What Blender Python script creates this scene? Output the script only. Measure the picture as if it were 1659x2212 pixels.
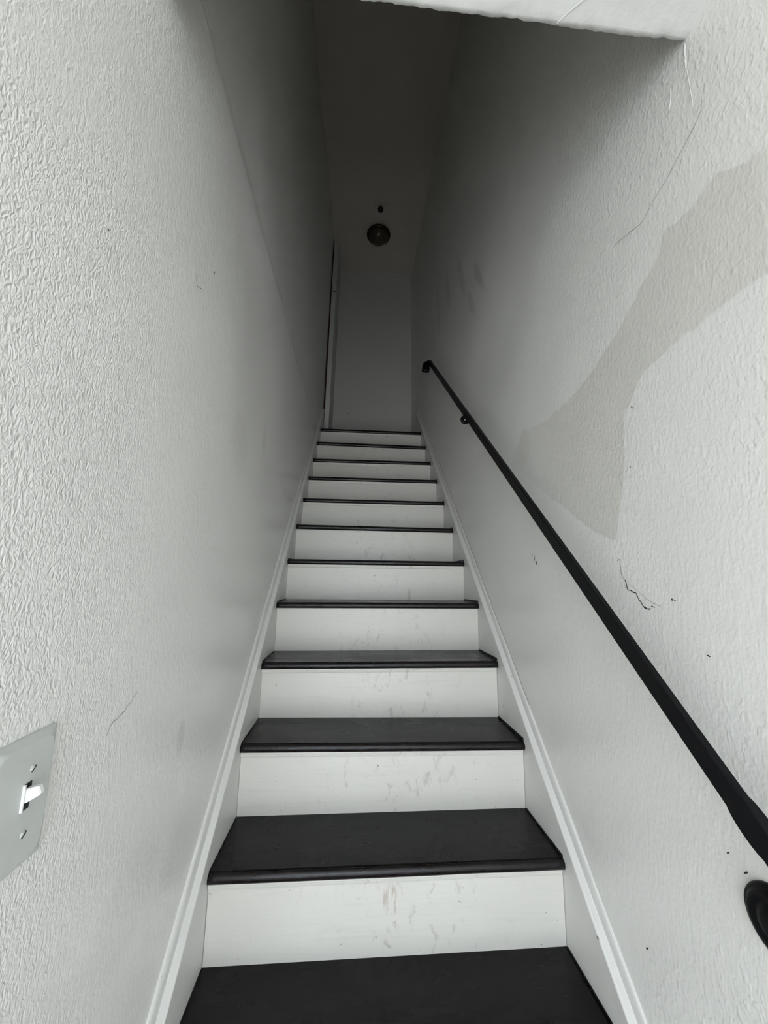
import bpy, bmesh, math, random
from mathutils import Vector, Matrix, noise

for o in list(bpy.data.objects):
    bpy.data.objects.remove(o, do_unlink=True)
SC = bpy.context.scene
COL = SC.collection
random.seed(7)

# ------------------------------------------------------------------ camera
cam_d = bpy.data.cameras.new('camera')
cam_d.sensor_fit = 'HORIZONTAL'
cam_d.sensor_width = 36.0
cam_d.lens = 816.7727 / 1659.0 * 36.0
cam_d.clip_start = 0.02
cam = bpy.data.objects.new('camera', cam_d)
COL.objects.link(cam)
CR = Vector((0.9968, -0.0785, 0.0166)).normalized()
CF = Vector((0.0746, 0.9831, 0.1672)).normalized()
CU = CR.cross(CF).normalized()
CR = CF.cross(CU).normalized()
m = Matrix((CR, CU, -CF)).transposed().to_4x4()
m.translation = Vector((-0.1089, -0.7943, 0.8466))
cam.matrix_world = m
SC.camera = cam

# ------------------------------------------------------------------ world: bright overcast day outside the street door
world = bpy.data.worlds.new('overcast_day')
SC.world = world
world.use_nodes = True
wn = world.node_tree
wn.nodes.clear()
w_out = wn.nodes.new('ShaderNodeOutputWorld')
w_bg = wn.nodes.new('ShaderNodeBackground')
w_tc = wn.nodes.new('ShaderNodeTexCoord')
w_sep = wn.nodes.new('ShaderNodeSeparateXYZ')
w_ramp = wn.nodes.new('ShaderNodeValToRGB')
w_ramp.color_ramp.elements[0].position = 0.47
w_ramp.color_ramp.elements[0].color = (0.76, 0.80, 0.835, 1)      # pavement and street
w_ramp.color_ramp.elements[1].position = 0.53
w_ramp.color_ramp.elements[1].color = (0.80, 0.895, 1.0, 1)      # cloudy sky
w_mr = wn.nodes.new('ShaderNodeMapRange')
w_mr.inputs[1].default_value = -1.0
wn.links.new(w_tc.outputs['Generated'], w_sep.inputs[0])
wn.links.new(w_sep.outputs[2], w_mr.inputs[0])
wn.links.new(w_mr.outputs[0], w_ramp.inputs[0])
wn.links.new(w_ramp.outputs[0], w_bg.inputs[0])
w_bg.inputs[1].default_value = 8.0
wn.links.new(w_bg.outputs[0], w_out.inputs[0])

# daylight portal in the street doorway (guides the sky light through the opening)
DOOR_Y = -2.15
DOOR_X0, DOOR_X1, DOOR_Z0, DOOR_Z1 = -0.96, 0.36, -0.545, 1.52  # unseen doorway, its width and distance set for the light it admits
pl = bpy.data.lights.new('doorway_portal', 'AREA')
pl.shape = 'RECTANGLE'
pl.size = DOOR_X1 - DOOR_X0
pl.size_y = DOOR_Z1 - DOOR_Z0
pl.cycles.is_portal = True
plo = bpy.data.objects.new('doorway_portal', pl)
COL.objects.link(plo)
plo.location = ((DOOR_X0 + DOOR_X1) / 2, DOOR_Y - 0.05, (DOOR_Z0 + DOOR_Z1) / 2)
plo.rotation_euler = (math.radians(90), 0, 0)

SC.cycles.max_bounces = 8
SC.cycles.glossy_bounces = 2
SC.cycles.caustics_reflective = False
SC.cycles.caustics_refractive = False
SC.cycles.use_adaptive_sampling = True
SC.cycles.adaptive_threshold = 0.12
SC.cycles.adaptive_min_samples = 12
SC.view_settings.view_transform = 'Standard'
SC.view_settings.look = 'None'
SC.view_settings.gamma = 1.0
SC.view_settings.use_curve_mapping = False
SC.view_settings.exposure = -0.45

# ------------------------------------------------------------------ dimensions (metres; z = 0 is the lowest tread in view)
RISE = 0.184
RUN = 0.19637
PITCH = RISE / RUN
HALF = 0.41387            # half the tread length
SKIRT = 0.0222            # skirt board thickness
WX = HALF + SKIRT         # wall faces at x = +-WX
NOS = 0.0137
NTH = 0.0235
FLOOR_Z = -3 * RISE
CEIL_LOW = 1.767
HEAD_Y = -0.325
CEIL_UP = 4.17
BACK_Y = 2.90
LAND_Z = 11 * RISE

# ------------------------------------------------------------------ helpers
def link(name, me, mat=None, parent=None):
    o = bpy.data.objects.new(name, me)
    COL.objects.link(o)
    if mat is not None:
        me.materials.append(mat)
    if parent is not None:
        o.parent = parent
    return o

def bm_obj(name, bm, mat, parent=None, smooth=False):
    me = bpy.data.meshes.new(name)
    bmesh.ops.recalc_face_normals(bm, faces=bm.faces)
    bm.to_mesh(me)
    bm.free()
    if smooth:
        for p in me.polygons:
            p.use_smooth = True
    return link(name, me, mat, parent)

def tag(o, label=None, cat=None, group=None, kind=None):
    if label: o['label'] = label
    if cat: o['category'] = cat
    if group: o['group'] = group
    if kind: o['kind'] = kind
    return o

def empty(name, loc=(0, 0, 0)):
    o = bpy.data.objects.new(name, None)
    o.empty_display_size = 0.1
    COL.objects.link(o)
    o.location = loc
    bpy.context.view_layer.update()
    return o

def adopt(ch, parent):
    ch.parent = parent
    ch.matrix_parent_inverse = Matrix.Translation(-parent.location)
    return ch

def box_bm(x0, x1, y0, y1, z0, z1, bevel=0.0, seg=2):
    bm = bmesh.new()
    v = [bm.verts.new((x, y, z)) for x in (x0, x1) for y in (y0, y1) for z in (z0, z1)]
    for f in ((0, 1, 3, 2), (4, 6, 7, 5), (0, 4, 5, 1), (2, 3, 7, 6), (0, 2, 6, 4), (1, 5, 7, 3)):
        bm.faces.new([v[i] for i in f])
    bmesh.ops.recalc_face_normals(bm, faces=bm.faces)
    if bevel > 0:
        bmesh.ops.bevel(bm, geom=list(bm.edges), offset=bevel, segments=seg, profile=0.5, affect='EDGES')
    return bm

def prism_x(profile, xa, xb, dza=0.0, dzb=0.0, n=1, jitter=0.0):
    """closed profile [(y, z)] extruded from xa to xb with an end-to-end tilt in z"""
    bm = bmesh.new()
    rings = []
    for i in range(n + 1):
        t = i / n
        x = xa + (xb - xa) * t
        dz = dza + (dzb - dza) * t
        jy = jitter * noise.noise(Vector((x * 7.0, profile[0][0] * 13.0, 3.1)))
        rings.append([bm.verts.new((x, y + jy, z + dz)) for y, z in profile])
    k = len(profile)
    for a, b in zip(rings, rings[1:]):
        for j in range(k):
            bm.faces.new((a[j], a[(j + 1) % k], b[(j + 1) % k], b[j]))
    bm.faces.new(rings[0][::-1])
    bm.faces.new(rings[-1])
    return bm

def sweep(path, prof_fn, closed_ends=True):
    """path: list of (pos, side, up); prof_fn(i, t) -> list of (s, u)"""
    bm = bmesh.new()
    rings = []
    n = len(path)
    for i, (p, s, u) in enumerate(path):
        rings.append([bm.verts.new(p + s * a + u * b) for a, b in prof_fn(i, i / (n - 1))])
    k = len(rings[0])
    for a, b in zip(rings, rings[1:]):
        for j in range(k):
            bm.faces.new((a[j], a[(j + 1) % k], b[(j + 1) % k], b[j]))
    if closed_ends:
        bm.faces.new(rings[0][::-1])
        bm.faces.new(rings[-1])
    return bm

def lathe(profile, centre, axis='Z', seg=32):
    bm = bmesh.new()
    rings = []
    c = Vector(centre)
    for r, h in profile:
        ring = []
        if r < 1e-6:
            ring = [bm.verts.new(c + (Vector((0, 0, h)) if axis == 'Z' else Vector((h, 0, 0)) if axis == 'X' else Vector((0, h, 0))))]
        else:
            for i in range(seg):
                a = 2 * math.pi * i / seg
                if axis == 'Z': d = Vector((r * math.cos(a), r * math.sin(a), h))
                elif axis == 'X': d = Vector((h, r * math.cos(a), r * math.sin(a)))
                else: d = Vector((r * math.cos(a), h, r * math.sin(a)))
                ring.append(bm.verts.new(c + d))
        rings.append(ring)
    for a, b in zip(rings, rings[1:]):
        if len(a) == 1 and len(b) == 1: continue
        for i in range(seg):
            j = (i + 1) % seg
            if len(a) == 1: bm.faces.new((a[0], b[i], b[j]))
            elif len(b) == 1: bm.faces.new((a[i], a[j], b[0]))
            else: bm.faces.new((a[i], a[j], b[j], b[i]))
    return bm

# ------------------------------------------------------------------ material tools
class NT:
    def __init__(self, name):
        self.m = bpy.data.materials.new(name)
        self.m.use_nodes = True
        self.t = self.m.node_tree
        self.t.nodes.clear()
        self.out = self.t.nodes.new('ShaderNodeOutputMaterial')
        self.b = self.t.nodes.new('ShaderNodeBsdfPrincipled')
        self.t.links.new(self.b.outputs[0], self.out.inputs[0])
        self.tc = self.t.nodes.new('ShaderNodeTexCoord')
        self.pos = self.tc.outputs['Object']
        self._sep = None
    def put(self, sock, v):
        if isinstance(v, bpy.types.NodeSocket): self.t.links.new(v, sock)
        elif v is not None: sock.default_value = v
    def math(self, op, a, b=None, c=None, clamp=False):
        n = self.t.nodes.new('ShaderNodeMath'); n.operation = op; n.use_clamp = clamp
        self.put(n.inputs[0], a); self.put(n.inputs[1], b)
        if c is not None: self.put(n.inputs[2], c)
        return n.outputs[0]
    def xyz(self, i):
        if self._sep is None:
            self._sep = self.t.nodes.new('ShaderNodeSeparateXYZ')
            self.t.links.new(self.pos, self._sep.inputs[0])
        return self._sep.outputs[i]
    def scaled(self, s, off=(0, 0, 0), rot=(0, 0, 0)):
        n = self.t.nodes.new('ShaderNodeMapping')
        n.inputs['Scale'].default_value = s
        n.inputs['Location'].default_value = off
        n.inputs['Rotation'].default_value = rot
        self.t.links.new(self.pos, n.inputs[0])
        return n.outputs[0]
    def noise(self, scale, vec=None, detail=3.0, rough=0.55, dist=0.0):
        n = self.t.nodes.new('ShaderNodeTexNoise')
        n.inputs['Scale'].default_value = scale
        n.inputs['Detail'].default_value = detail
        n.inputs['Roughness'].default_value = rough
        n.inputs['Distortion'].default_value = dist
        self.t.links.new(vec if vec is not None else self.pos, n.inputs['Vector'])
        return n.outputs[0]
    def rng(self, v, a, b, c=0.0, d=1.0, smooth=True):
        n = self.t.nodes.new('ShaderNodeMapRange')
        n.interpolation_type = 'SMOOTHSTEP' if smooth else 'LINEAR'
        self.put(n.inputs[0], v)
        for i, q in enumerate((a, b, c, d)): n.inputs[i + 1].default_value = q
        return n.outputs[0]
    def mix(self, fac, a, b):
        n = self.t.nodes.new('ShaderNodeMix'); n.data_type = 'RGBA'
        self.put(n.inputs[0], fac)
        self.put(n.inputs[6], a if isinstance(a, bpy.types.NodeSocket) else (*a, 1))
        self.put(n.inputs[7], b if isinstance(b, bpy.types.NodeSocket) else (*b, 1))
        return n.outputs[2]
    def curve(self, v, pts, lo, hi):
        """piecewise curve: v (lo..hi) -> value; pts [(v, val)] with val kept in 0..1 by the caller"""
        mr = self.rng(v, lo, hi, 0, 1, smooth=False)
        n = self.t.nodes.new('ShaderNodeFloatCurve')
        c = n.mapping.curves[0]
        P = [((a - lo) / (hi - lo), b) for a, b in pts]
        while len(c.points) < len(P): c.points.new(0.5, 0.5)
        for q, (a, b) in zip(c.points, P):
            q.location = (a, b); q.handle_type = 'VECTOR'
        n.mapping.update()
        self.t.links.new(mr, n.inputs['Value'])
        return n.outputs[0]
    def bump(self, h, strength, dist, normal=None):
        n = self.t.nodes.new('ShaderNodeBump')
        n.inputs['Strength'].default_value = strength
        n.inputs['Distance'].default_value = dist
        self.put(n.inputs['Height'], h)
        if normal is not None: self.t.links.new(normal, n.inputs['Normal'])
        return n.outputs[0]
    def done(self, color, rough, normal=None, metal=0.0, spec=0.5):
        self.put(self.b.inputs['Base Color'], color if isinstance(color, bpy.types.NodeSocket) else (*color, 1))
        self.put(self.b.inputs['Roughness'], rough)
        self.put(self.b.inputs['Metallic'], metal)
        self.put(self.b.inputs['Specular IOR Level'], spec)
        if normal is not None: self.t.links.new(normal, self.b.inputs['Normal'])
        return self.m

def plain(name, col, rough=0.5, metal=0.0, spec=0.5, var=0.06, scale=30.0):
    n = NT(name)
    f = n.noise(scale, detail=4)
    c = n.mix(f, tuple(v * (1 - var) for v in col), tuple(min(1, v * (1 + var)) for v in col))
    nb = n.bump(n.noise(scale * 6, detail=2), 0.15, 0.001)
    return n.done(c, rough, nb, metal, spec)

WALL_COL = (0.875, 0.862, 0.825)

def plaster(name, side):
    n = NT(name)
    y, z = n.xyz(1), n.xyz(2)
    # relief: brush marks running down the wall, orange peel, heavy stipple near the entry
    fine = n.noise(190, n.scaled((1, 1, 0.38)), 1, 0.6)
    peel = n.noise(135, n.scaled((1, 1, 0.5)), 2, 0.55, 0.0)
    patch = n.noise(3.2, None, 1, 0.5)
    if side == 'left':
        heavy = n.rng(y, -0.02, -0.40)
        zone = n.math('MULTIPLY', heavy, n.rng(patch, 0.30, 0.58, 0.35, 1.0))
        zone = n.math('MULTIPLY', zone, n.rng(z, 1.95, 1.2, 0.35, 1.0))
        rid = n.noise(190, n.scaled((1, 1, 0.56), rot=(0.12, 0, 0)), 1.5, 0.5, 0.4)
        rid = n.math('SUBTRACT', 1.0, n.math('MULTIPLY', n.math('ABSOLUTE', n.math('SUBTRACT', rid, 0.5)), 3.2), clamp=True)
        h = n.math('ADD', n.math('MULTIPLY', fine, 0.22), n.math('MULTIPLY', peel, n.rng(y, 1.3, -0.1, 0.18, 0.55)))
        h = n.math('ADD', h, n.math('MULTIPLY', rid, n.math('MULTIPLY', zone, 1.15)))
    else:
        zone = n.math('MULTIPLY', n.rng(y, 0.35, -0.38), n.rng(patch, 0.32, 0.6, 0.3, 1.0))
        h = n.math('ADD', n.math('MULTIPLY', fine, 0.22), n.math('MULTIPLY', peel, n.rng(y, 1.3, -0.1, 0.14, 0.42)))
        lumps = n.noise(120, n.scaled((1, 1, 0.7)), 1, 0.5)
        h = n.math('ADD', h, n.math('MULTIPLY', n.rng(lumps, 0.5, 0.75), n.math('MULTIPLY', zone, 0.4)))
    nb = n.bump(h, 0.5, 0.0028)
    col = n.mix(patch, tuple(v * 0.955 for v in WALL_COL), tuple(v * 1.03 for v in WALL_COL))
    wob = n.math('MULTIPLY', n.math('SUBTRACT', n.noise(26, None, 2, 0.6), 0.5), 0.045)
    def smudge(col, y0, z0, ry, rz, ang, amt, tone):
        dy = n.math('SUBTRACT', y, y0); dz = n.math('SUBTRACT', z, z0)
        ca, sa = math.cos(ang), math.sin(ang)
        u = n.math('ADD', n.math('MULTIPLY', dy, ca), n.math('MULTIPLY', dz, sa))
        v = n.math('SUBTRACT', n.math('MULTIPLY', dz, ca), n.math('MULTIPLY', dy, sa))
        u = n.math('DIVIDE', u, ry); v = n.math('DIVIDE', v, rz)
        r = n.math('ADD', n.math('MULTIPLY', u, u), n.math('MULTIPLY', v, v))
        r = n.math('ADD', r, n.math('MULTIPLY', wob, 14.0))
        return n.mix(n.math('MULTIPLY', n.rng(r, 1.15, 0.35), amt), col, tone)
    dark = tuple(v * 0.62 for v in WALL_COL)
    old = (0.70, 0.675, 0.62)
    if side == 'right':
        U = [(-0.44, 1.43), (-0.384, 1.44), (-0.343, 1.477), (-0.305, 1.462), (-0.24, 1.476), (-0.219, 1.438),
             (-0.132, 1.387), (-0.05, 1.345), (0.06, 1.311), (0.2, 1.30), (0.352, 1.328), (0.43, 1.29), (0.47, 1.16)]
        L = [(-0.44, 1.26), (-0.389, 1.26), (-0.259, 1.257), (-0.165, 1.244), (-0.123, 1.208), (-0.098, 1.18),
             (-0.085, 1.06), (-0.046, 0.93), (0.02, 0.95), (0.096, 1.0), (0.25, 1.10), (0.43, 1.23), (0.47, 1.16)]
        # new paint was stopped short of this strip: two outlines give the top and bottom of the old coat
        up = n.math('ADD', n.math('MULTIPLY', n.curve(y, [(a, (b - 0.5) / 1.5) for a, b in U], -0.44, 0.47), 1.5), 0.5)
        lo = n.math('ADD', n.math('MULTIPLY', n.curve(y, [(a, (b - 0.5) / 1.5) for a, b in L], -0.44, 0.47), 1.5), 0.5)
        wz = n.math('ADD', z, n.math('MULTIPLY', wob, 0.5))
        mk = n.math('MULTIPLY', n.rng(n.math('SUBTRACT', up, wz), -0.003, 0.004), n.rng(n.math('SUBTRACT', wz, lo), -0.003, 0.004))
        mk = n.math('MULTIPLY', mk, n.math('MULTIPLY', n.rng(y, 0.46, 0.0, 0.25, 1.0), n.rng(y, -0.43, -0.385)))
        col = n.mix(n.math('MULTIPLY', mk, 0.72), col, old)
        for a in ((0.36, 1.27, 0.05, 0.07, 0.2, 0.35, old), (0.74, 2.25, 0.03, 0.16, -0.5, 0.45, dark), (0.86, 2.20, 0.03, 0.13, -0.5, 0.35, dark),
                  (1.02, 2.50, 0.04, 0.22, -0.35, 0.35, dark), (1.32, 2.66, 0.05, 0.2, -0.2, 0.35, dark), (1.6, 2.75, 0.05, 0.25, -0.1, 0.3, dark)):
            col = smudge(col, *a)
    else:
        light = tuple(min(1, v * 1.08) for v in WALL_COL)
        for a in ((0.035, 0.53, 0.018, 0.035, 0.0, 0.30, dark), (0.06, 0.44, 0.022, 0.04, 0.1, 0.35, light), (0.50, 1.31, 0.03, 0.05, 0.0, 0.22, dark),
                  (0.25, 1.2, 0.08, 0.10, 0.4, 0.18, old), (-0.10, 0.35, 0.10, 0.08, 0.2, 0.12, dark)):
            col = smudge(col, *a)
    rough = n.rng(patch, 0.3, 0.7, 0.30, 0.46)
    return n.done(col, rough, nb, 0.0, 0.45)

M = {}
M['wall_left'] = plaster('painted_plaster_left', 'left')
M['wall_right'] = plaster('painted_plaster_right', 'right')

def soft_plaster(name, col, k=1.0):
    n = NT(name)
    h = n.math('ADD', n.math('MULTIPLY', n.noise(90, None, 3), 0.3), n.math('MULTIPLY', n.noise(22, None, 4), 0.35))
    nb = n.bump(h, 0.35 * k, 0.004)
    c = n.mix(n.noise(2.5, None, 4), tuple(v * 0.96 for v in col), tuple(min(1, v * 1.03) for v in col))
    return n.done(c, 0.55, nb)
M['plaster'] = soft_plaster('plain_plaster', WALL_COL)
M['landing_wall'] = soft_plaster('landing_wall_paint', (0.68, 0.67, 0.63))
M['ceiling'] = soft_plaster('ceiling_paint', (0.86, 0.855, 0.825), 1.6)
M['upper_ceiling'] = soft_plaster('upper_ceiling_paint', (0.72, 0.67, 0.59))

def trim_paint():
    n = NT('white_trim_paint')
    g = n.noise(40, n.scaled((1, 0.25, 0.25)), 3)
    c = n.mix(n.noise(5, None, 5, 0.65), (0.72, 0.71, 0.675), (0.79, 0.78, 0.745))
    chips = n.rng(n.noise(55, None, 2, 0.4), 0.755, 0.79)
    c = n.mix(n.math('MULTIPLY', chips, 0.8), c, (0.16, 0.15, 0.13))
    return n.done(c, 0.38, n.bump(g, 0.12, 0.002))
M['trim'] = trim_paint()

def riser_paint():
    n = NT('white_riser_paint')
    grain = n.noise(30, n.scaled((0.16, 1, 2.6)), 4, 0.6, 0.8)
    c = n.mix(n.noise(3.0, n.scaled((1, 1, 2)), 5, 0.6), (0.68, 0.655, 0.595), (0.745, 0.725, 0.67))
    c = n.mix(n.rng(grain, 0.52, 0.72, 0.0, 0.14), c, (0.45, 0.44, 0.40))
    # shoe scuffs: faint smears in the middle of the riser and small dark specks
    x = n.xyz(0)
    mid = n.rng(n.math('ABSOLUTE', n.math('SUBTRACT', x, 0.03)), 0.34, 0.05)
    smear = n.rng(n.noise(24, n.scaled((1.4, 1, 0.8), rot=(0, 0.5, 0)), 5, 0.7, 0.6), 0.55, 0.72)
    c = n.mix(n.math('MULTIPLY', n.math('MULTIPLY', smear, mid), 0.55), c, (0.34, 0.32, 0.27))
    spk = n.rng(n.noise(75, None, 3, 0.55), 0.70, 0.735)
    spk = n.math('MULTIPLY', spk, n.rng(n.noise(6, None, 2), 0.42, 0.6))
    c = n.mix(n.math('MULTIPLY', spk, 0.7), c, (0.14, 0.12, 0.09))
    dx = n.math('DIVIDE', n.math('SUBTRACT', x, -0.002), 0.022)
    dz_ = n.math('DIVIDE', n.math('SUBTRACT', n.xyz(2), 0.112), 0.036)
    dy_ = n.math('DIVIDE', n.math('SUBTRACT', n.xyz(1), RUN + NOS), 0.05)
    rr_ = n.math('ADD', n.math('ADD', n.math('MULTIPLY', dx, dx), n.math('MULTIPLY', dz_, dz_)), n.math('MULTIPLY', dy_, dy_))
    stk = n.rng(n.noise(70, n.scaled((2.0, 1, 0.3), rot=(0, 0.12, 0)), 3, 0.6), 0.46, 0.66)
    c = n.mix(n.math('MULTIPLY', n.math('MULTIPLY', n.rng(rr_, 1.2, 0.2), stk), 0.5), c, (0.26, 0.13, 0.07))
    return n.done(c, 0.36, n.bump(grain, 0.16, 0.002))
M['riser'] = riser_paint()

def tread_paint():
    n = NT('dark_brown_tread_paint')
    grain = n.noise(28, n.scaled((0.14, 2.2, 1)), 4, 0.6, 0.6)
    wear = n.noise(7, n.scaled((0.7, 1.4, 1)), 5, 0.65, 0.5)
    c = n.mix(n.rng(wear, 0.45, 0.7), (0.0050, 0.0041, 0.0045), (0.0125, 0.0112, 0.0130))
    scr = n.rng(n.noise(46, n.scaled((0.35, 2.4, 1), rot=(0, 0, 0.12)), 4, 0.7, 0.4), 0.66, 0.74)
    scr = n.math('MULTIPLY', scr, n.rng(n.noise(5, None, 2), 0.5, 0.66))
    c = n.mix(n.math('MULTIPLY', scr, 0.35), c, (0.12, 0.11, 0.10))
    r = n.rng(wear, 0.3, 0.75, 0.20, 0.38)
    return n.done(c, r, n.bump(n.math('ADD', n.math('MULTIPLY', grain, 0.6), n.math('MULTIPLY', n.noise(120, None, 3), 0.3)), 0.18, 0.002), 0.0, 0.2)
M['tread'] = tread_paint()

def nosing_paint():
    n = NT('dark_brown_nosing_paint')
    w = n.noise(34, n.scaled((0.5, 2, 2)), 5, 0.7, 0.4)
    c = n.mix(n.rng(w, 0.55, 0.75), (0.0080, 0.0058, 0.0058), (0.030, 0.018, 0.015))
    return n.done(c, n.rng(w, 0.3, 0.7, 0.24, 0.4), n.bump(n.noise(120, n.scaled((0.3, 1, 1)), 2), 0.3, 0.002), 0.0, 0.35)
M['nosing'] = nosing_paint()
M['iron'] = plain('black_iron_paint', (0.0036, 0.0036, 0.0046), 0.40, 0.0, 0.16, 0.2, 60)
M['plate'] = plain('painted_over_plate', (0.60, 0.615, 0.585), 0.42, 0.0, 0.5, 0.04, 25)
M['toggle'] = plain('white_plastic', (0.86, 0.86, 0.84), 0.30, 0.0, 0.5, 0.02)
M['steel'] = plain('screw_steel', (0.55, 0.55, 0.53), 0.35, 0.6)
M['slot'] = plain('dark_slot', (0.015, 0.015, 0.014), 0.8)
M['crack'] = plain('crack_shadow_line', (0.30, 0.29, 0.26), 0.9, 0, 0.1)
M['scuff'] = plain('black_scuff', (0.045, 0.043, 0.04), 0.85, 0, 0.1)
M['bead'] = soft_plaster('plaster_bead', (0.77, 0.765, 0.735))
M['bronze'] = plain('aged_bronze', (0.050, 0.038, 0.018), 0.33, 0.75, 0.5, 0.25, 40)
M['socket'] = plain('black_bakelite', (0.004, 0.004, 0.004), 0.6)
M['red_wood'] = plain('bare_red_brown_wood', (0.045, 0.012, 0.006), 0.7, 0, 0.3, 0.3, 50)
M['doorleaf'] = plain('door_leaf_paint', (0.66, 0.665, 0.63), 0.5)
M['floor'] = plain('entry_floor_tile', (0.30, 0.28, 0.26), 0.5)

def amber_glass():
    n = NT('smoked_glass')
    f = n.noise(60, None, 4)
    c = n.mix(f, (0.055, 0.048, 0.030), (0.085, 0.076, 0.050))
    return n.done(c, 0.30, n.bump(f, 0.25, 0.002), 0.0, 0.5)
M['glass'] = amber_glass()

# ------------------------------------------------------------------ walls
def wob(a, b, s):
    return noise.noise(Vector((a * s, b * s, 1.7)))

def disp_left(y, z):
    """inward offset of the left wall: lower wall stands proud of the upper along a level plaster seam"""
    seam = 1.955 + 0.014 * wob(y, 0.0, 6.0) + 0.006 * wob(y, 8.0, 25.0)
    t = (seam - z) / 0.075 + 0.5
    t = max(0.0, min(1.0, t)); t = t * t * (3 - 2 * t)
    d = -0.007 * (1 - t)
    if y > -0.6:
        d += 0.0028 * math.exp(-((z - seam + 0.020) / 0.006) ** 2) * max(0.0, min(1, 0.3 + 1.6 * wob(y, 2.0, 11.0)))
        d += 0.0018 * math.exp(-((z - seam - 0.030) / 0.006) ** 2) * max(0.0, min(1, 0.2 + 1.5 * wob(y, 5.0, 9.0)))
    q = max(0.0, min(1.0, (y - 1.0) / 1.45)); q = q * q * (3 - 2 * q)
    d += q * (0.0115 + 0.027 * max(-0.35, min(1.05, (z - 2.1) / 1.98)))      # the wall leans in toward the landing
    d += 0.0025 * wob(y, z, 2.3) * min(1.0, max(0.0, (z - 0.75) / 0.3) + max(0.0, (y + 0.15) / 0.3))
    return d

def disp_right(y, z):
    return 0.0025 * wob(y + 4, z, 2.1) + 0.0012 * wob(y - 3, z, 7.0)

def frange(a, b, s):
    n = max(1, int(round((b - a) / s)))
    return [a + (b - a) * i / n for i in range(n + 1)]

def wall_mesh(name, sgn, disp, mat, ys, zs):
    V, F = [], []
    for y in ys:
        for z in zs:
            V.append((sgn * (WX - disp(y, z)), y, z))
    nz = len(zs)
    for i in range(len(ys) - 1):
        for j in range(nz - 1):
            q = (i * nz + j, (i + 1) * nz + j, (i + 1) * nz + j + 1, i * nz + j + 1)
            F.append(q if sgn < 0 else q[::-1])
    # outer skin gives the wall its thickness
    b = len(V)
    for (y, z) in ((ys[0], zs[0]), (ys[-1], zs[0]), (ys[-1], zs[-1]), (ys[0], zs[-1])):
        V.append((sgn * (WX + 0.12), y, z))
    F.append((b, b + 1, b + 2, b + 3) if sgn > 0 else (b + 3, b + 2, b + 1, b))
    me = bpy.data.meshes.new(name)
    me.from_pydata(V, [], F)
    for p in me.polygons: p.use_smooth = True
    me.polygons[len(F) - 1].use_smooth = False
    return link(name, me, mat)

YT = frange(-0.5, 1.2, 0.025)[:-1] + frange(1.2, BACK_Y, 0.05)
YS = frange(DOOR_Y, -0.5, 0.08)[:-1] + YT
ENTRY_X = -1.02           # unseen entry, widened leftward to throw more light on the right wall
YL = [-0.62, -0.56] + YT
ZL = frange(FLOOR_Z - 0.02, 1.86, 0.04)[:-1] + frange(1.86, 2.05, 0.006)[:-1] + frange(2.05, CEIL_UP + 0.02, 0.05)
ZR = frange(FLOOR_Z - 0.02, CEIL_UP + 0.02, 0.04)
wall_left = tag(wall_mesh('wall_left', -1, disp_left, M['wall_left'], YL, ZL),
                'white rough plaster wall on the left with the light switch', 'wall', kind='structure')
wall_right = tag(wall_mesh('wall_right', 1, disp_right, M['wall_right'], YS, ZR),
                 'white rough plaster wall on the right behind the handrail', 'wall', kind='structure')
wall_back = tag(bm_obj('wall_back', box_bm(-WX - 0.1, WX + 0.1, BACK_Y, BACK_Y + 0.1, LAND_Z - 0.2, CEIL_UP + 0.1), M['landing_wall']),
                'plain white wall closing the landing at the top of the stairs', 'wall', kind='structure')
tag(bm_obj('wall_header', box_bm(-WX - 0.1, WX + 0.1, HEAD_Y - 0.12, HEAD_Y - 0.012, CEIL_LOW + 0.03, CEIL_UP + 0.1), M['plaster']),
    'upper wall above the edge of the entry ceiling', 'wall', kind='structure')
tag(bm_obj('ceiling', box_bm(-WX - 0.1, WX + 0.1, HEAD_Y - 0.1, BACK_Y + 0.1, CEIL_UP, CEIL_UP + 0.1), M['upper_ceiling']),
    'dim high ceiling over the stairs with the bowl lamp', 'ceiling', kind='structure')

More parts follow.
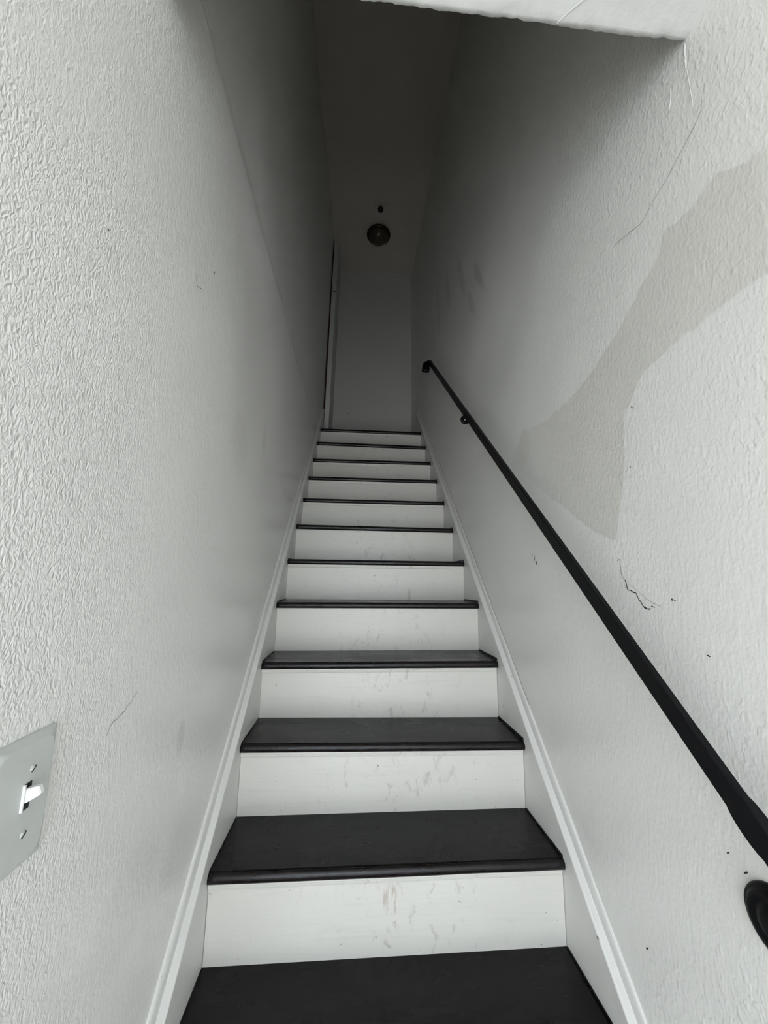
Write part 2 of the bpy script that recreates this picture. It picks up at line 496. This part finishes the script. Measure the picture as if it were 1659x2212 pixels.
# entry ceiling with its ragged plaster edge
def entry_ceiling():
    bm = bmesh.new()
    xs = frange(ENTRY_X, -WX - 0.06, 0.09) + frange(-WX, WX, 0.006)
    ys = frange(DOOR_Y, HEAD_Y - 0.08, 0.12)[:-1] + frange(HEAD_Y - 0.08, HEAD_Y - 0.008, 0.009)
    rows = []
    for y in ys:
        row = []
        for x in xs:
            near = max(0.0, 1 - (HEAD_Y - y) / 0.05)
            dz = 0.0025 * wob(x, y, 14.0) * near + 0.0022 * wob(x, y, 45.0) * near + 0.0035 * max(0, wob(x, y, 80.0)) * near * max(0.2, math.exp(-((x - 0.39) / 0.04) ** 2)) + 0.004 * math.exp(-((x - 0.12) / 0.05) ** 2) * near * (0.5 + wob(x, y, 60))
            row.append(bm.verts.new((x, y, CEIL_LOW + 0.001 - dz)))
        rows.append(row)
    edge = []
    for x in xs:
        j = 0.0022 * wob(x, 9.0, 40.0) + 0.0016 * wob(x, 4.0, 110.0) + 0.002 * wob(x, 2.0, 12.0)
        edge.append(bm.verts.new((x, HEAD_Y + j, CEIL_LOW + 0.0015 + 0.002 * wob(x, 1.0, 70.0))))
    rows.append(edge)
    rows.append([bm.verts.new((x, HEAD_Y + 0.0005, CEIL_LOW + 0.012)) for x in xs])
    rows.append([bm.verts.new((x, HEAD_Y - 0.012, CEIL_LOW + 0.05)) for x in xs])
    rows.append([bm.verts.new((x, HEAD_Y - 0.012, CEIL_LOW + 0.12)) for x in xs])
    rows.append([bm.verts.new((x, DOOR_Y, CEIL_LOW + 0.12)) for x in xs])
    for a, b in zip(rows, rows[1:]):
        for i in range(len(xs) - 1):
            bm.faces.new((a[i], b[i], b[i + 1], a[i + 1]))
    o = bm_obj('ceiling_entry', bm, M['ceiling'], smooth=True)
    return tag(o, 'bright low ceiling of the entry ending in a ragged plaster edge', 'ceiling', kind='structure')
ceil_low = entry_ceiling()

# street-side wall with the open doorway, floor of the entry, landing
def front_wall():
    bm = bmesh.new()
    for b in ((ENTRY_X - 0.1, DOOR_X0, FLOOR_Z, CEIL_LOW + 0.12), (DOOR_X1, WX + 0.1, FLOOR_Z, CEIL_LOW + 0.12), (DOOR_X0, DOOR_X1, DOOR_Z1, CEIL_LOW + 0.12)):
        t = box_bm(b[0], b[1], DOOR_Y - 0.10, DOOR_Y, b[2], b[3])
        me = bpy.data.meshes.new('tmp'); t.to_mesh(me); t.free(); bm.from_mesh(me); bpy.data.meshes.remove(me)
    return tag(bm_obj('wall_front', bm, M['plaster']), 'unseen street wall around an open doorway sized for its light', 'wall', kind='structure')
front_wall()
tag(bm_obj('wall_entry_added', box_bm(ENTRY_X - 0.12, ENTRY_X, DOOR_Y, -0.50, FLOOR_Z, CEIL_LOW + 0.12), M['plaster']), 'unseen left side wall of the entry widened for light', 'wall', kind='structure')  # side wall added so the widened entry lets in more light
tag(bm_obj('wall_return_added', box_bm(ENTRY_X, -WX - 0.012, -0.62, -0.50, FLOOR_Z, CEIL_LOW + 0.12), M['plaster']), 'short unseen return wall closing the entry widened for light', 'wall', kind='structure')  # added to close off the unseen, widened part of the entry
tag(bm_obj('floor', box_bm(ENTRY_X - 0.1, WX + 0.1, DOOR_Y - 0.1, -2 * RUN + NOS + 0.02, FLOOR_Z - 0.06, FLOOR_Z), M['floor']),
    'entry floor at the foot of the stairs', 'floor', kind='structure')
tag(bm_obj('floor_landing', box_bm(-WX, WX, 11 * RUN + 0.028, BACK_Y, LAND_Z - 0.05, LAND_Z - 0.001), M['tread']),
    'dark landing floor at the top of the stairs', 'floor', kind='structure')

# ------------------------------------------------------------------ skirt boards
def skirt(name, sgn, label):
    y0, y1 = -0.46, 2.40
    prof = [(0.0, -0.30), (0.0, 0.0455), (0.0012, 0.0485), (0.003, 0.0500), (0.0115, 0.0590), (0.0130, 0.0600), (0.0136, 0.0660),
            (0.0150, 0.0780), (0.0170, 0.0850), (0.0195, 0.0885), (SKIRT + 0.004, 0.0900), (SKIRT + 0.004, -0.30)]
    bm = bmesh.new()
    rings = []
    for y in frange(y0, y1, 0.06):
        top = 1.0
        base = y * PITCH
        ring = []
        for u, h in prof:
            j = 0.0006 * wob(y, h * 40 + sgn, 6.0) if h > 0 else 0
            z = base + h
            if y > 2.18 and h > 0: z = base + h
            ring.append(bm.verts.new((sgn * (HALF + u + j), y, max(z, FLOOR_Z - 0.0 if h < 0 else z))))
        rings.append(ring)
    k = len(prof)
    for a, b in zip(rings, rings[1:]):
        for i in range(k):
            bm.faces.new((a[i], a[(i + 1) % k], b[(i + 1) % k], b[i]))
    bm.faces.new(rings[0]); bm.faces.new(rings[-1][::-1])
    o = bm_obj(name, bm, M['trim'])
    return tag(o, label, 'baseboard', kind='structure')
skl = skirt('baseboard_left', -1, 'white sloping skirt board with moulded cap along the left wall')
skr = skirt('baseboard_right', 1, 'white sloping skirt board with moulded cap along the right wall')
# thin open joint above the right-hand cap
bm = bmesh.new()
pts = frange(0.40, 2.36, 0.04)
rows = [[bm.verts.new((WX - disp_right(y, y * PITCH + 0.09) - 0.0012, y, y * PITCH + 0.0905 + o + 0.001 * wob(y, o, 15))) for o in (0, 0.0026 + 0.0012 * wob(y, 3, 11))] for y in pts]
for a, b in zip(rows, rows[1:]): bm.faces.new((a[0], a[1], b[1], b[0]))
j_o = bm_obj('open_joint', bm, M['crack'], skr)

# ------------------------------------------------------------------ staircase
stairs = empty('staircase', (0, 0, FLOOR_Z))
tag(stairs, 'straight staircase with white risers and dark brown treads between the walls', 'stairs')
DZ = {1: (-0.0006, -0.0003), 2: (0.0023, -0.004), 3: (-0.0037, 0.0008), 4: (0.0004, 0.0060), 5: (-0.0022, 0.0014), 6: (0.0012, 0.0014),
      7: (-0.0025, 0.0023), 8: (-0.0045, 0.0018), 9: (-0.0080, 0.0007), 10: (0.0029, 0.0031), 11: (0.0040, 0.0100)}
COVE = {1, 2, 3, 5, 7, 8, 9, 11}
for k in range(-2, 12):
    zl, zr = DZ.get(k, (0, 0))
    y0, z0 = k * RUN, k * RISE
    nth = NTH + max(0, k - 4) * 0.0007
    back = (k + 1) * RUN + NOS + 0.006 if k < 11 else 11 * RUN + 0.03
    # board: flat top that stops a little behind the rounded nose strip
    tp = [(y0 + 0.013, z0), (y0 + 0.0105, z0 - 0.0012), (y0 + 0.0105, z0 - nth + 0.001), (back, z0 - nth + 0.001), (back, z0)]
    t = adopt(bm_obj('tread', prism_x(tp, -HALF, HALF, zl, zr, 24, 0.0006), M['tread']), stairs)
    # nose strip
    r = nth / 2
    np_ = [(y0 + 0.0118, z0 - 0.0022)]
    for i in range(9):
        a = math.radians(78 - i * (168 / 8))
        np_.append((y0 + 0.0092 - 0.0092 * math.cos(math.radians(-90 + (i + 0.5) * 20)), z0 - r - 0.0004 + r * 0.96 * math.cos(math.radians((i + 0.5) * 20))))
    np_.append((y0 + 0.0118, z0 - nth))
    ns = adopt(bm_obj('nosing', prism_x(np_, -HALF, HALF, zl, zr, 60, 0.0014), M['nosing'], None, True), t)
    ns.matrix_parent_inverse = Matrix.Identity(4)
    # paint-black strip turned up against the skirt boards
    for sg, hh in ((1, 0.0095 if k in (2, 3, 4, 5) else 0.006), (-1, 0.005 if k in (3, 4, 5) else 0.0028)):
        dz = zr if sg > 0 else zl
        sp = [(y0 + 0.010, z0 - 0.004), (y0 + 0.010, z0 + hh), (y0 + 0.014, z0 + hh * 1.05), (back - 0.012, z0 + hh * 0.55), (back - 0.006, z0 - 0.004)]
        xa, xb = (HALF - 0.0032, HALF + 0.0004) if sg > 0 else (-HALF - 0.0004, -HALF + 0.0022)
        s_ = bm_obj('edge_strip', prism_x(sp, xa, xb, dz, dz), M['tread'], t)
    # riser below this tread
    rz0 = z0 - RISE
    ry = y0 + NOS
    pzl, pzr = DZ.get(k - 1, (0, 0))
    rb = bmesh.new()
    nx = 12
    A = []
    for i in range(nx + 1):
        f = i / nx
        x = -HALF + 0.0012 + (2 * HALF - 0.0024) * f
        b0 = rz0 + pzl + (pzr - pzl) * f - 0.004
        b1 = z0 + zl + (zr - zl) * f - nth + 0.002
        A.append([rb.verts.new(p) for p in ((x, ry, b0), (x, ry, b1), (x, ry + 0.016, b1), (x, ry + 0.016, b0))])
    for a, b in zip(A, A[1:]):
        for i in range(4): rb.faces.new((a[i], a[(i + 1) % 4], b[(i + 1) % 4], b[i]))
    rb.faces.new(A[0][::-1]); rb.faces.new(A[-1])
    rs = adopt(bm_obj('riser', rb, M['riser']), stairs)
    if k in COVE:
        c0 = z0 - nth
        cp = [(ry + 0.001, c0 + 0.001), (ry - 0.0066, c0 + 0.001), (ry - 0.0066, c0 - 0.003), (ry - 0.0058, c0 - 0.0042), (ry - 0.0052, c0 - 0.0080),
              (ry - 0.0042, c0 - 0.0115), (ry - 0.0030, c0 - 0.0125), (ry + 0.001, c0 - 0.0132)]
        bm_obj('cove_moulding', prism_x(cp, -HALF + 0.001, HALF - 0.004, zl, zr, 8, 0.0004), M['riser'], rs)

# ------------------------------------------------------------------ marks on the walls and entry ceiling
def ribbon(pts, width, surf, lift, jitter=0.0, sub=4):
    """thin strip following a polyline on a wall; surf(y, z) -> Vector, pts [(y, z)]"""
    P = []
    for a, b in zip(pts, pts[1:]):
        for i in range(sub):
            t = i / sub
            P.append((a[0] + (b[0] - a[0]) * t, a[1] + (b[1] - a[1]) * t))
    P.append(pts[-1])
    bm = bmesh.new(); rows = []
    for i, p in enumerate(P):
        q = P[min(i + 1, len(P) - 1)]; o = P[max(i - 1, 0)]
        d = Vector((q[0] - o[0], q[1] - o[1])); d.normalize() if d.length > 0 else None
        nrm = Vector((-d.y, d.x))
        jt = jitter * noise.noise(Vector((p[0] * 90, p[1] * 90, 0.3)))
        w = width * (0.55 + 0.9 * abs(noise.noise(Vector((p[0] * 140, p[1] * 140, 7.3)))))
        if i in (0, len(P) - 1): w *= 0.25
        row = []
        for s in (-1, 0, 1):
            yy = p[0] + nrm.x * (w * s / 2 + jt); zz = p[1] + nrm.y * (w * s / 2 + jt)
            row.append(bm.verts.new(surf(yy, zz, lift if s == 0 else lift * 0.3)))
        rows.append(row)
    for a, b in zip(rows, rows[1:]):
        for j in (0, 1): bm.faces.new((a[j], a[j + 1], b[j + 1], b[j]))
    return bm
sR = lambda y, z, l: Vector((WX - disp_right(y, z) - 0.0006 - l, y, z))
sL = lambda y, z, l: Vector((-WX + disp_left(y, z) + 0.0006 + l, y, z))
bm_obj('crack', ribbon([(-0.340, 1.625), (-0.336, 1.607), (-0.328, 1.598), (-0.286, 1.579), (-0.262, 1.565), (-0.229, 1.558), (-0.197, 1.541), (-0.165, 1.552), (-0.119, 1.566)], 0.0014, sR, 0.0002, 0.0016), M['crack'], wall_right)
bm_obj('scuff_mark', ribbon([(-0.044, 0.885), (-0.052, 0.889), (-0.054, 0.859), (-0.060, 0.846)], 0.0010, sR, 0.0002, 0.001), M['scuff'], wall_right)
bm_obj('scuff_mark', ribbon([(-0.060, 0.846), (-0.063, 0.842), (-0.069, 0.827), (-0.080, 0.824), (-0.088, 0.822), (-0.095, 0.812), (-0.101, 0.803), (-0.110, 0.797), (-0.117, 0.794), (-0.122, 0.796)], 0.0026, sR, 0.0003, 0.004), M['scuff'], wall_right)
bm_obj('scuff_mark', ribbon([(-0.072, 0.840), (-0.10, 0.822), (-0.128, 0.806), (-0.150, 0.800)], 0.0008, sR, 0.0002, 0.002), M['crack'], wall_right)
for (y, z, l, w, ang) in ((-0.128, 0.800, 0.010, 0.002, 0.2), (-0.172, 0.815, 0.004, 0.004, 0.3), (-0.178, 0.814, 0.003, 0.003, 0.3), (-0.123, 1.188, 0.006, 0.003, 1.2), (0.316, 0.905, 0.020, 0.003, 1.9), (0.305, 0.893, 0.012, 0.006, 1.8),
                          (0.33, 0.915, 0.012, 0.002, 2.2), (-0.221, 0.465, 0.005, 0.0025, 2.4), (-0.245, 0.456, 0.008, 0.003, 2.4), (-0.036, 0.196, 0.009, 0.003, 2.3), (-0.105, 1.07, 0.003, 0.003, 0), (-0.23, 0.735, 0.006, 0.003, 0.4)):
    d = (math.cos(ang) * l / 2, math.sin(ang) * l / 2)
    bm_obj('scuff_mark', ribbon([(y - d[0], z - d[1]), (y, z), (y + d[0], z + d[1])], w, sR, 0.0002, 0.001, 3), M['scuff'], wall_right)
bm_obj('scuff_mark', ribbon([(-0.113, 1.427), (-0.106, 1.412), (-0.102, 1.408), (-0.09, 1.414), (-0.077, 1.420)], 0.0012, sL, 0.0002, 0.001), M['scuff'], wall_left)
for (y, z, l, w, ang) in ((-0.349, 1.279, 0.004, 0.0025, 0), (-0.031, 1.501, 0.012, 0.002, 1.2), (-0.034, 1.497, 0.005, 0.004, 1.2)):
    d = (math.cos(ang) * l / 2, math.sin(ang) * l / 2)
    bm_obj('scuff_mark', ribbon([(y - d[0], z - d[1]), (y, z), (y + d[0], z + d[1])], w, sL, 0.0002, 0.001, 3), M['scuff'], wall_left)
bm_obj('crack', ribbon([(-0.145, 0.668), (-0.16, 0.655), (-0.18, 0.646), (-0.205, 0.638), (-0.215, 0.628)], 0.0012, sL, 0.0002, 0.003), M['crack'], wall_left)
# dried plaster run below the corner of the entry ceiling
bm_obj('plaster_bead', ribbon([(-0.326, 1.764), (-0.3245, 1.74), (-0.3235, 1.715)], 0.005, sR, 0.0022, 0.0015), M['bead'], wall_right)
bm_obj('plaster_bead', ribbon([(-0.3235, 1.715), (-0.3240, 1.68), (-0.3245, 1.626)], 0.0022, sR, 0.0009, 0.0008), M['bead'], wall_right)
bm_obj('plaster_bead', ribbon([(-0.292, 1.722), (-0.288, 1.70), (-0.283, 1.685)], 0.003, sR, 0.0016, 0.001), M['bead'], wall_right)
# ridge and lumps in the entry ceiling
def sC(x, y, l): return Vector((x, y, CEIL_LOW - 0.0004 - l))
bm_obj('plaster_ridge', ribbon([(0.2035, -0.3290), (0.2069, -0.3332), (0.2323, -0.3571), (0.262, -0.385), (0.30, -0.42)], 0.0036, sC, 0.0011, 0.0004), M['bead'], ceil_low)

# ------------------------------------------------------------------ handrail
RX = 0.376
def rz(y): return 0.8572 + 0.9149 * y
D = Vector((0, 1, 0.9149)).normalized()
N = Vector((0, -0.9149, 1)).normalized()
SX = Vector((1, 0, 0))
RA = Vector((RX, -0.425, rz(-0.425)))
RB = Vector((RX, 1.585, rz(1.585)))
hand = empty('handrail', tuple(RA))
tag(hand, 'black iron handrail sloping up the right wall', 'handrail')
# flat bar standing on edge, corners eased
def rail_prof(sc=1.0):
    w, h, b = 0.00625 * sc, 0.015 * sc, 0.0014
    return [(-w + b, -h), (w - b, -h), (w, -h + b), (w, h - b), (w - b, h), (-w + b, h), (-w, h - b), (-w, -h + b)]
path = [(RA + (RB - RA) * t, SX, N) for t in frange(0, 1, 0.1)]
adopt(bm_obj('rail', sweep(path, lambda i, t: rail_prof()), M['iron']), hand)
# swelled collar near the lower end
cl = []
for t in frange(0, 1, 0.125):
    cl.append((Vector((RX, -0.344 + 0.038 * t, rz(-0.344 + 0.038 * t))), SX, N))
adopt(bm_obj('collar', sweep(cl, lambda i, t: rail_prof(1.01 + 0.19 * math.sin(math.pi * min(1, max(0, t))) ** 0.6)), M['iron']), hand)
# upper end turns over and down
def curl(pts, w0, w1, h0, h1, name):
    P = []
    n = len(pts)
    def cr(a, b, c, d, t):
        return 0.5 * ((2 * b) + (-a + c) * t + (2 * a - 5 * b + 4 * c - d) * t * t + (-a + 3 * b - 3 * c + d) * t ** 3)
    V = [Vector(p) for p in pts]
    S = []
    for i in range(n - 1):
        a, b, c, d = V[max(i - 1, 0)], V[i], V[i + 1], V[min(i + 2, n - 1)]
        for q in range(6): S.append(cr(a, b, c, d, q / 6))
    S.append(V[-1])
    for i, p in enumerate(S):
        t = (S[min(i + 1, len(S) - 1)] - S[max(i - 1, 0)]).normalized()
        side = SX - t * SX.dot(t); side.normalize()
        up = side.cross(t).normalized()
        P.append((p, side, up))
    L = len(P)
    def pf(i, t):
        w = w0 + (w1 - w0) * t; h = h0 + (h1 - h0) * t
        e = 1.0 if t < 0.9 else max(0.25, math.sqrt(max(0, 1 - ((t - 0.9) / 0.1) ** 2)))
        base = rail_prof()
        return [(a / 0.00625 * w / 2 * e, b / 0.015 * h / 2 * e) for a, b in base]
    return bm_obj(name, sweep(P, pf), M['iron'], None, True)
adopt(curl([(RX, 1.560, rz(1.560)), (RX - 0.002, 1.600, rz(1.600) - 0.002), (RX - 0.012, 1.618, rz(1.6) - 0.004), (RX - 0.026, 1.612, rz(1.6) - 0.022), (RX - 0.030, 1.600, rz(1.6) - 0.075)],
           0.0125, 0.056, 0.030, 0.030, 'end_curl'), hand)
# brackets: ring hung below the rail and an arm to a round plate on the wall
def bracket(y, zoff):
    c = Vector((RX - 0.004, y, rz(y) - zoff))
    bm = bmesh.new()
    Rr, rr = 0.0130, 0.0085
    rings = []
    for i in range(28):
        a = 2 * math.pi * i / 28
        rings.append([bm.verts.new(c + Vector(((Rr + rr * math.cos(b)) * math.cos(a), 0.55 * rr * math.sin(b) * 1.6, (Rr + rr * math.cos(b)) * math.sin(a))))
                      for b in [2 * math.pi * j / 10 for j in range(10)]])
    for i in range(28):
        A, B = rings[i], rings[(i + 1) % 28]
        for j in range(10): bm.faces.new((A[j], A[(j + 1) % 10], B[(j + 1) % 10], B[j]))
    b_ = adopt(bm_obj('bracket', bm, M['iron'], None, True), hand)
    arm = []
    for t in frange(0, 1, 0.125):
        p = c + Vector((Rr + (WX - (c.x + Rr)) * t, 0.15 * t, 0.062 * t))
        arm.append((p, Vector((0, 1, 0)), Vector((0, 0, 1))))
    o1 = bm_obj('arm', sweep(arm, lambda i, t: [(0.005 * math.cos(q), 0.005 * math.sin(q)) for q in [2 * math.pi * j / 12 for j in range(12)]]), M['iron'], b_, True)
    wp = lathe([(0.0, -0.006), (0.007, -0.006), (0.010, -0.004), (0.011, 0.0), (0.011, 0.003)], (WX, y + 0.15, c.z + 0.062), 'X', 24)
    o2 = bm_obj('wall_plate', wp, M['iron'], b_, True)
    sd = lathe([(0.0, 0.0), (0.008, 0.0), (0.008, 0.016), (0.0, 0.016)], (c.x + 0.002, y, c.z + Rr - 0.002), 'Z', 12)
    o3 = bm_obj('saddle', sd, M['iron'], b_)
bracket(0.79, 0.030)
# lower bracket: big ridged round flange on the wall, arm curving up to the rail
fl = adopt(bm_obj('bracket', lathe([(0.0, -0.016), (0.010, -0.016), (0.016, -0.0145), (0.020, -0.0105), (0.0225, -0.0105), (0.026, -0.0125), (0.030, -0.0125), (0.0335, -0.0105),
                                    (0.0355, -0.0080), (0.0375, -0.0080), (0.0400, -0.0060), (0.0412, -0.0025), (0.0412, 0.004)], (WX, -0.283, 0.424), 'X', 48), M['iron'], None, True), hand)
ap = [Vector(q) for q in ((WX - 0.012, -0.288, 0.422), (0.410, -0.318, 0.420), (0.388, -0.352, 0.440), (0.377, -0.366, 0.480), (RX, -0.366, rz(-0.366) - 0.006))]
AP = []
for i in range(len(ap) - 1):
    for q in range(5): AP.append(ap[i].lerp(ap[i + 1], q / 5))
AP.append(ap[-1])
PP = []
for i, p_ in enumerate(AP):
    t_ = (AP[min(i + 1, len(AP) - 1)] - AP[max(i - 1, 0)]).normalized()
    s_v = t_.cross(Vector((0, 1, 0.2))).normalized()
    PP.append((p_, s_v, t_.cross(s_v).normalized()))
bm_obj('arm', sweep(PP, lambda i, t: [(0.0062 * math.cos(q), 0.0062 * math.sin(q)) for q in [2 * math.pi * j / 12 for j in range(12)]]), M['iron'], fl, True)

# ------------------------------------------------------------------ light switch on the left wall
SY, SZ = -0.3515, 0.6175   # plate centre
sw = empty('light_switch', (-WX, SY, SZ))
tag(sw, 'toggle light switch with a wide grey-white cover plate on the left wall', 'light switch')
def cover_plate():
    bm = bmesh.new()
    hw, hh = 0.0397, 0.0630
    x0 = -WX + 0.0002
    rings = []
    def rrect(w, h, r, x, seg=6):
        ring = []
        for (sy, sz, a0) in ((1, 1, 0), (-1, 1, 90), (-1, -1, 180), (1, -1, 270)):
            for i in range(seg + 1):
                a = math.radians(a0 + 90 * i / seg)
                ring.append(bm.verts.new((x, SY + sy * (w - r) + r * math.cos(a), SZ + sz * (h - r) + r * math.sin(a))))
        return ring
    rings.append(rrect(hw, hh, 0.0012, x0 - 0.003))
    rings.append(rrect(hw, hh, 0.0012, x0 + 0.0015))
    rings.append(rrect(hw - 0.0006, hh - 0.0006, 0.0015, x0 + 0.0022))
    rings.append(rrect(hw - 0.0062, hh - 0.0072, 0.010, x0 + 0.0062))
    rings.append(rrect(hw - 0.0075, hh - 0.0085, 0.0095, x0 + 0.0066))
    k = len(rings[0])
    for a, b in zip(rings, rings[1:]):
        for j in range(k): bm.faces.new((a[j], a[(j + 1) % k], b[(j + 1) % k], b[j]))
    bm.faces.new(rings[-1])
    return bm_obj('cover_plate', bm, M['plate'])
adopt(cover_plate(), sw)
FX = -WX + 0.0068
SY = -0.3470
TZ = SZ + 0.006
adopt(bm_obj('toggle_slot', box_bm(FX - 0.002, FX + 0.0006, SY - 0.0044, SY + 0.0044, TZ - 0.0125, TZ + 0.0125, 0.0003, 1), M['slot']), sw)
adopt(bm_obj('toggle_frame', box_bm(FX - 0.002, FX + 0.0022, SY - 0.0062, SY - 0.0042, TZ - 0.0125, TZ + 0.0125, 0.0004, 1), M['toggle']), sw)
def toggle():
    p = [(Vector((FX - 0.001, SY, TZ + 0.001)), 0.0040, 0.0068), (Vector((FX + 0.006, SY, TZ + 0.0035)), 0.0036, 0.0056), (Vector((FX + 0.0125, SY, TZ + 0.0062)), 0.0031, 0.0045), (Vector((FX + 0.0138, SY, TZ + 0.0066)), 0.0024, 0.0034)]
    bm = bmesh.new(); rings = []
    ax = Vector((0.92, 0, 0.38)).normalized(); up = Vector((-0.38, 0, 0.92))
    for c, a, b in p:
        rings.append([bm.verts.new(c + Vector((0, sy * a, 0)) + up * (sz * b)) for sy, sz in ((-1, -1), (1, -1), (1, 1), (-1, 1))])
    for a, b in zip(rings, rings[1:]):
        for j in range(4): bm.faces.new((a[j], a[(j + 1) % 4], b[(j + 1) % 4], b[j]))
    bm.faces.new(rings[0][::-1]); bm.faces.new(rings[-1])
    bmesh.ops.recalc_face_normals(bm, faces=bm.faces)
    bmesh.ops.bevel(bm, geom=list(bm.edges), offset=0.0006, segments=2, affect='EDGES')
    return bm_obj('toggle', bm, M['toggle'])
adopt(toggle(), sw)
for dz in (0.030, -0.030):
    s = adopt(bm_obj('screw', lathe([(0.0034, -0.001), (0.0034, 0.0003), (0.0026, 0.0011), (0.0, 0.0014)], (FX, SY + 0.003, SZ + dz), 'X', 18), M['plate'], None, True), sw)
    b = box_bm(-0.0005, 0.0004, -0.0033, 0.0033, -0.0005, 0.0005)
    bmesh.ops.rotate(b, verts=b.verts, cent=(0, 0, 0), matrix=Matrix.Rotation(math.radians(42), 3, 'X'))
    bmesh.ops.translate(b, verts=b.verts, vec=(FX + 0.0013, SY + 0.003, SZ + dz))
    so = bm_obj('screw_slot', b, M['slot'], s)

# ------------------------------------------------------------------ bowl lamp and pendant socket on the high ceiling
LX, LY = 0.0355, 2.415
lamp = empty('ceiling_lamp', (LX, LY, CEIL_UP))
tag(lamp, 'dark bronze flush bowl lamp on the dim high ceiling', 'ceiling lamp')
adopt(bm_obj('canopy', lathe([(0.0, 0.0), (0.098, 0.0), (0.112, -0.006), (0.116, -0.016), (0.114, -0.026), (0.105, -0.034), (0.094, -0.037), (0.090, -0.030)], (LX, LY, CEIL_UP), 'Z', 48), M['bronze'], None, True), lamp)
adopt(bm_obj('glass_bowl', lathe([(0.095, -0.030), (0.091, -0.044), (0.080, -0.064), (0.064, -0.083), (0.046, -0.096), (0.024, -0.102), (0.0, -0.103)], (LX, LY, CEIL_UP), 'Z', 48), M['glass'], None, True), lamp)
adopt(bm_obj('finial', lathe([(0.0, -0.100), (0.008, -0.101), (0.009, -0.105), (0.005, -0.108), (0.0, -0.111)], (LX, LY, CEIL_UP), 'Z', 20), M['bronze'], None, True), lamp)

PX, PY = 0.036, 2.135
pend = empty('lamp_socket', (PX, PY, CEIL_UP))
tag(pend, 'small black lamp socket on a white ceiling rosette above the stairs', 'lamp socket')
adopt(bm_obj('rosette', lathe([(0.0, 0.0), (0.050, 0.0), (0.050, -0.004), (0.044, -0.009), (0.030, -0.011), (0.0, -0.012)], (PX, PY, CEIL_UP), 'Z', 32), M['upper_ceiling'], None, True), pend)
adopt(bm_obj('socket', lathe([(0.013, -0.010), (0.014, -0.020), (0.023, -0.026), (0.025, -0.036), (0.023, -0.046), (0.017, -0.050), (0.015, -0.042), (0.0, -0.040)], (PX, PY, CEIL_UP), 'Z', 24), M['socket'], None, True), pend)

# ------------------------------------------------------------------ open door leaf standing along the left wall of the landing
def leaf(x0b, x1b, x0t, x1t, y0, y1, z0, z1):
    bm = bmesh.new()
    v = []
    for z, xa, xb in ((z0, x0b, x1b), (z1, x0t, x1t)):
        v.append([bm.verts.new(p) for p in ((xa, y0, z), (xb, y0, z), (xb, y1, z), (xa, y1, z))])
    for i in range(4): bm.faces.new((v[0][i], v[0][(i + 1) % 4], v[1][(i + 1) % 4], v[1][i]))
    bm.faces.new(v[0][::-1]); bm.faces.new(v[1])
    return bm
dr = empty('door_1', (-0.40, 2.45, LAND_Z))
tag(dr, 'white door standing open against the left wall of the landing', 'door', kind='structure')
Z0, Z1 = LAND_Z + 0.004, LAND_Z + 2.055
adopt(bm_obj('door_leaf', leaf(-0.4165, -0.376, -0.392, -0.353, 2.45, BACK_Y - 0.004, Z0, Z1), M['doorleaf']), dr)
adopt(bm_obj('edge_moulding', leaf(-0.4165, -0.401, -0.392, -0.377, 2.444, 2.452, Z0, Z1), M['doorleaf']), dr)
adopt(bm_obj('edge_moulding', leaf(-0.398, -0.3775, -0.374, -0.3545, 2.446, 2.452, Z0, Z1), M['doorleaf']), dr)
adopt(bm_obj('bare_wood_edge', leaf(-0.4275, -0.4165, -0.4015, -0.392, 2.446, 2.52, Z0, Z1), M['red_wood']), dr)
hz = 3.52
adopt(bm_obj('hinge', box_bm(-0.385, -0.362, 2.440, 2.446, hz - 0.004, hz + 0.004, 0.001, 1), M['slot']), dr)
bm_obj('scuff_mark', lathe([(0.0, -0.0012), (0.006, -0.001), (0.006, 0.001)], (-0.212, BACK_Y - 0.001, 2.495), 'Y', 12), M['scuff'], wall_back)
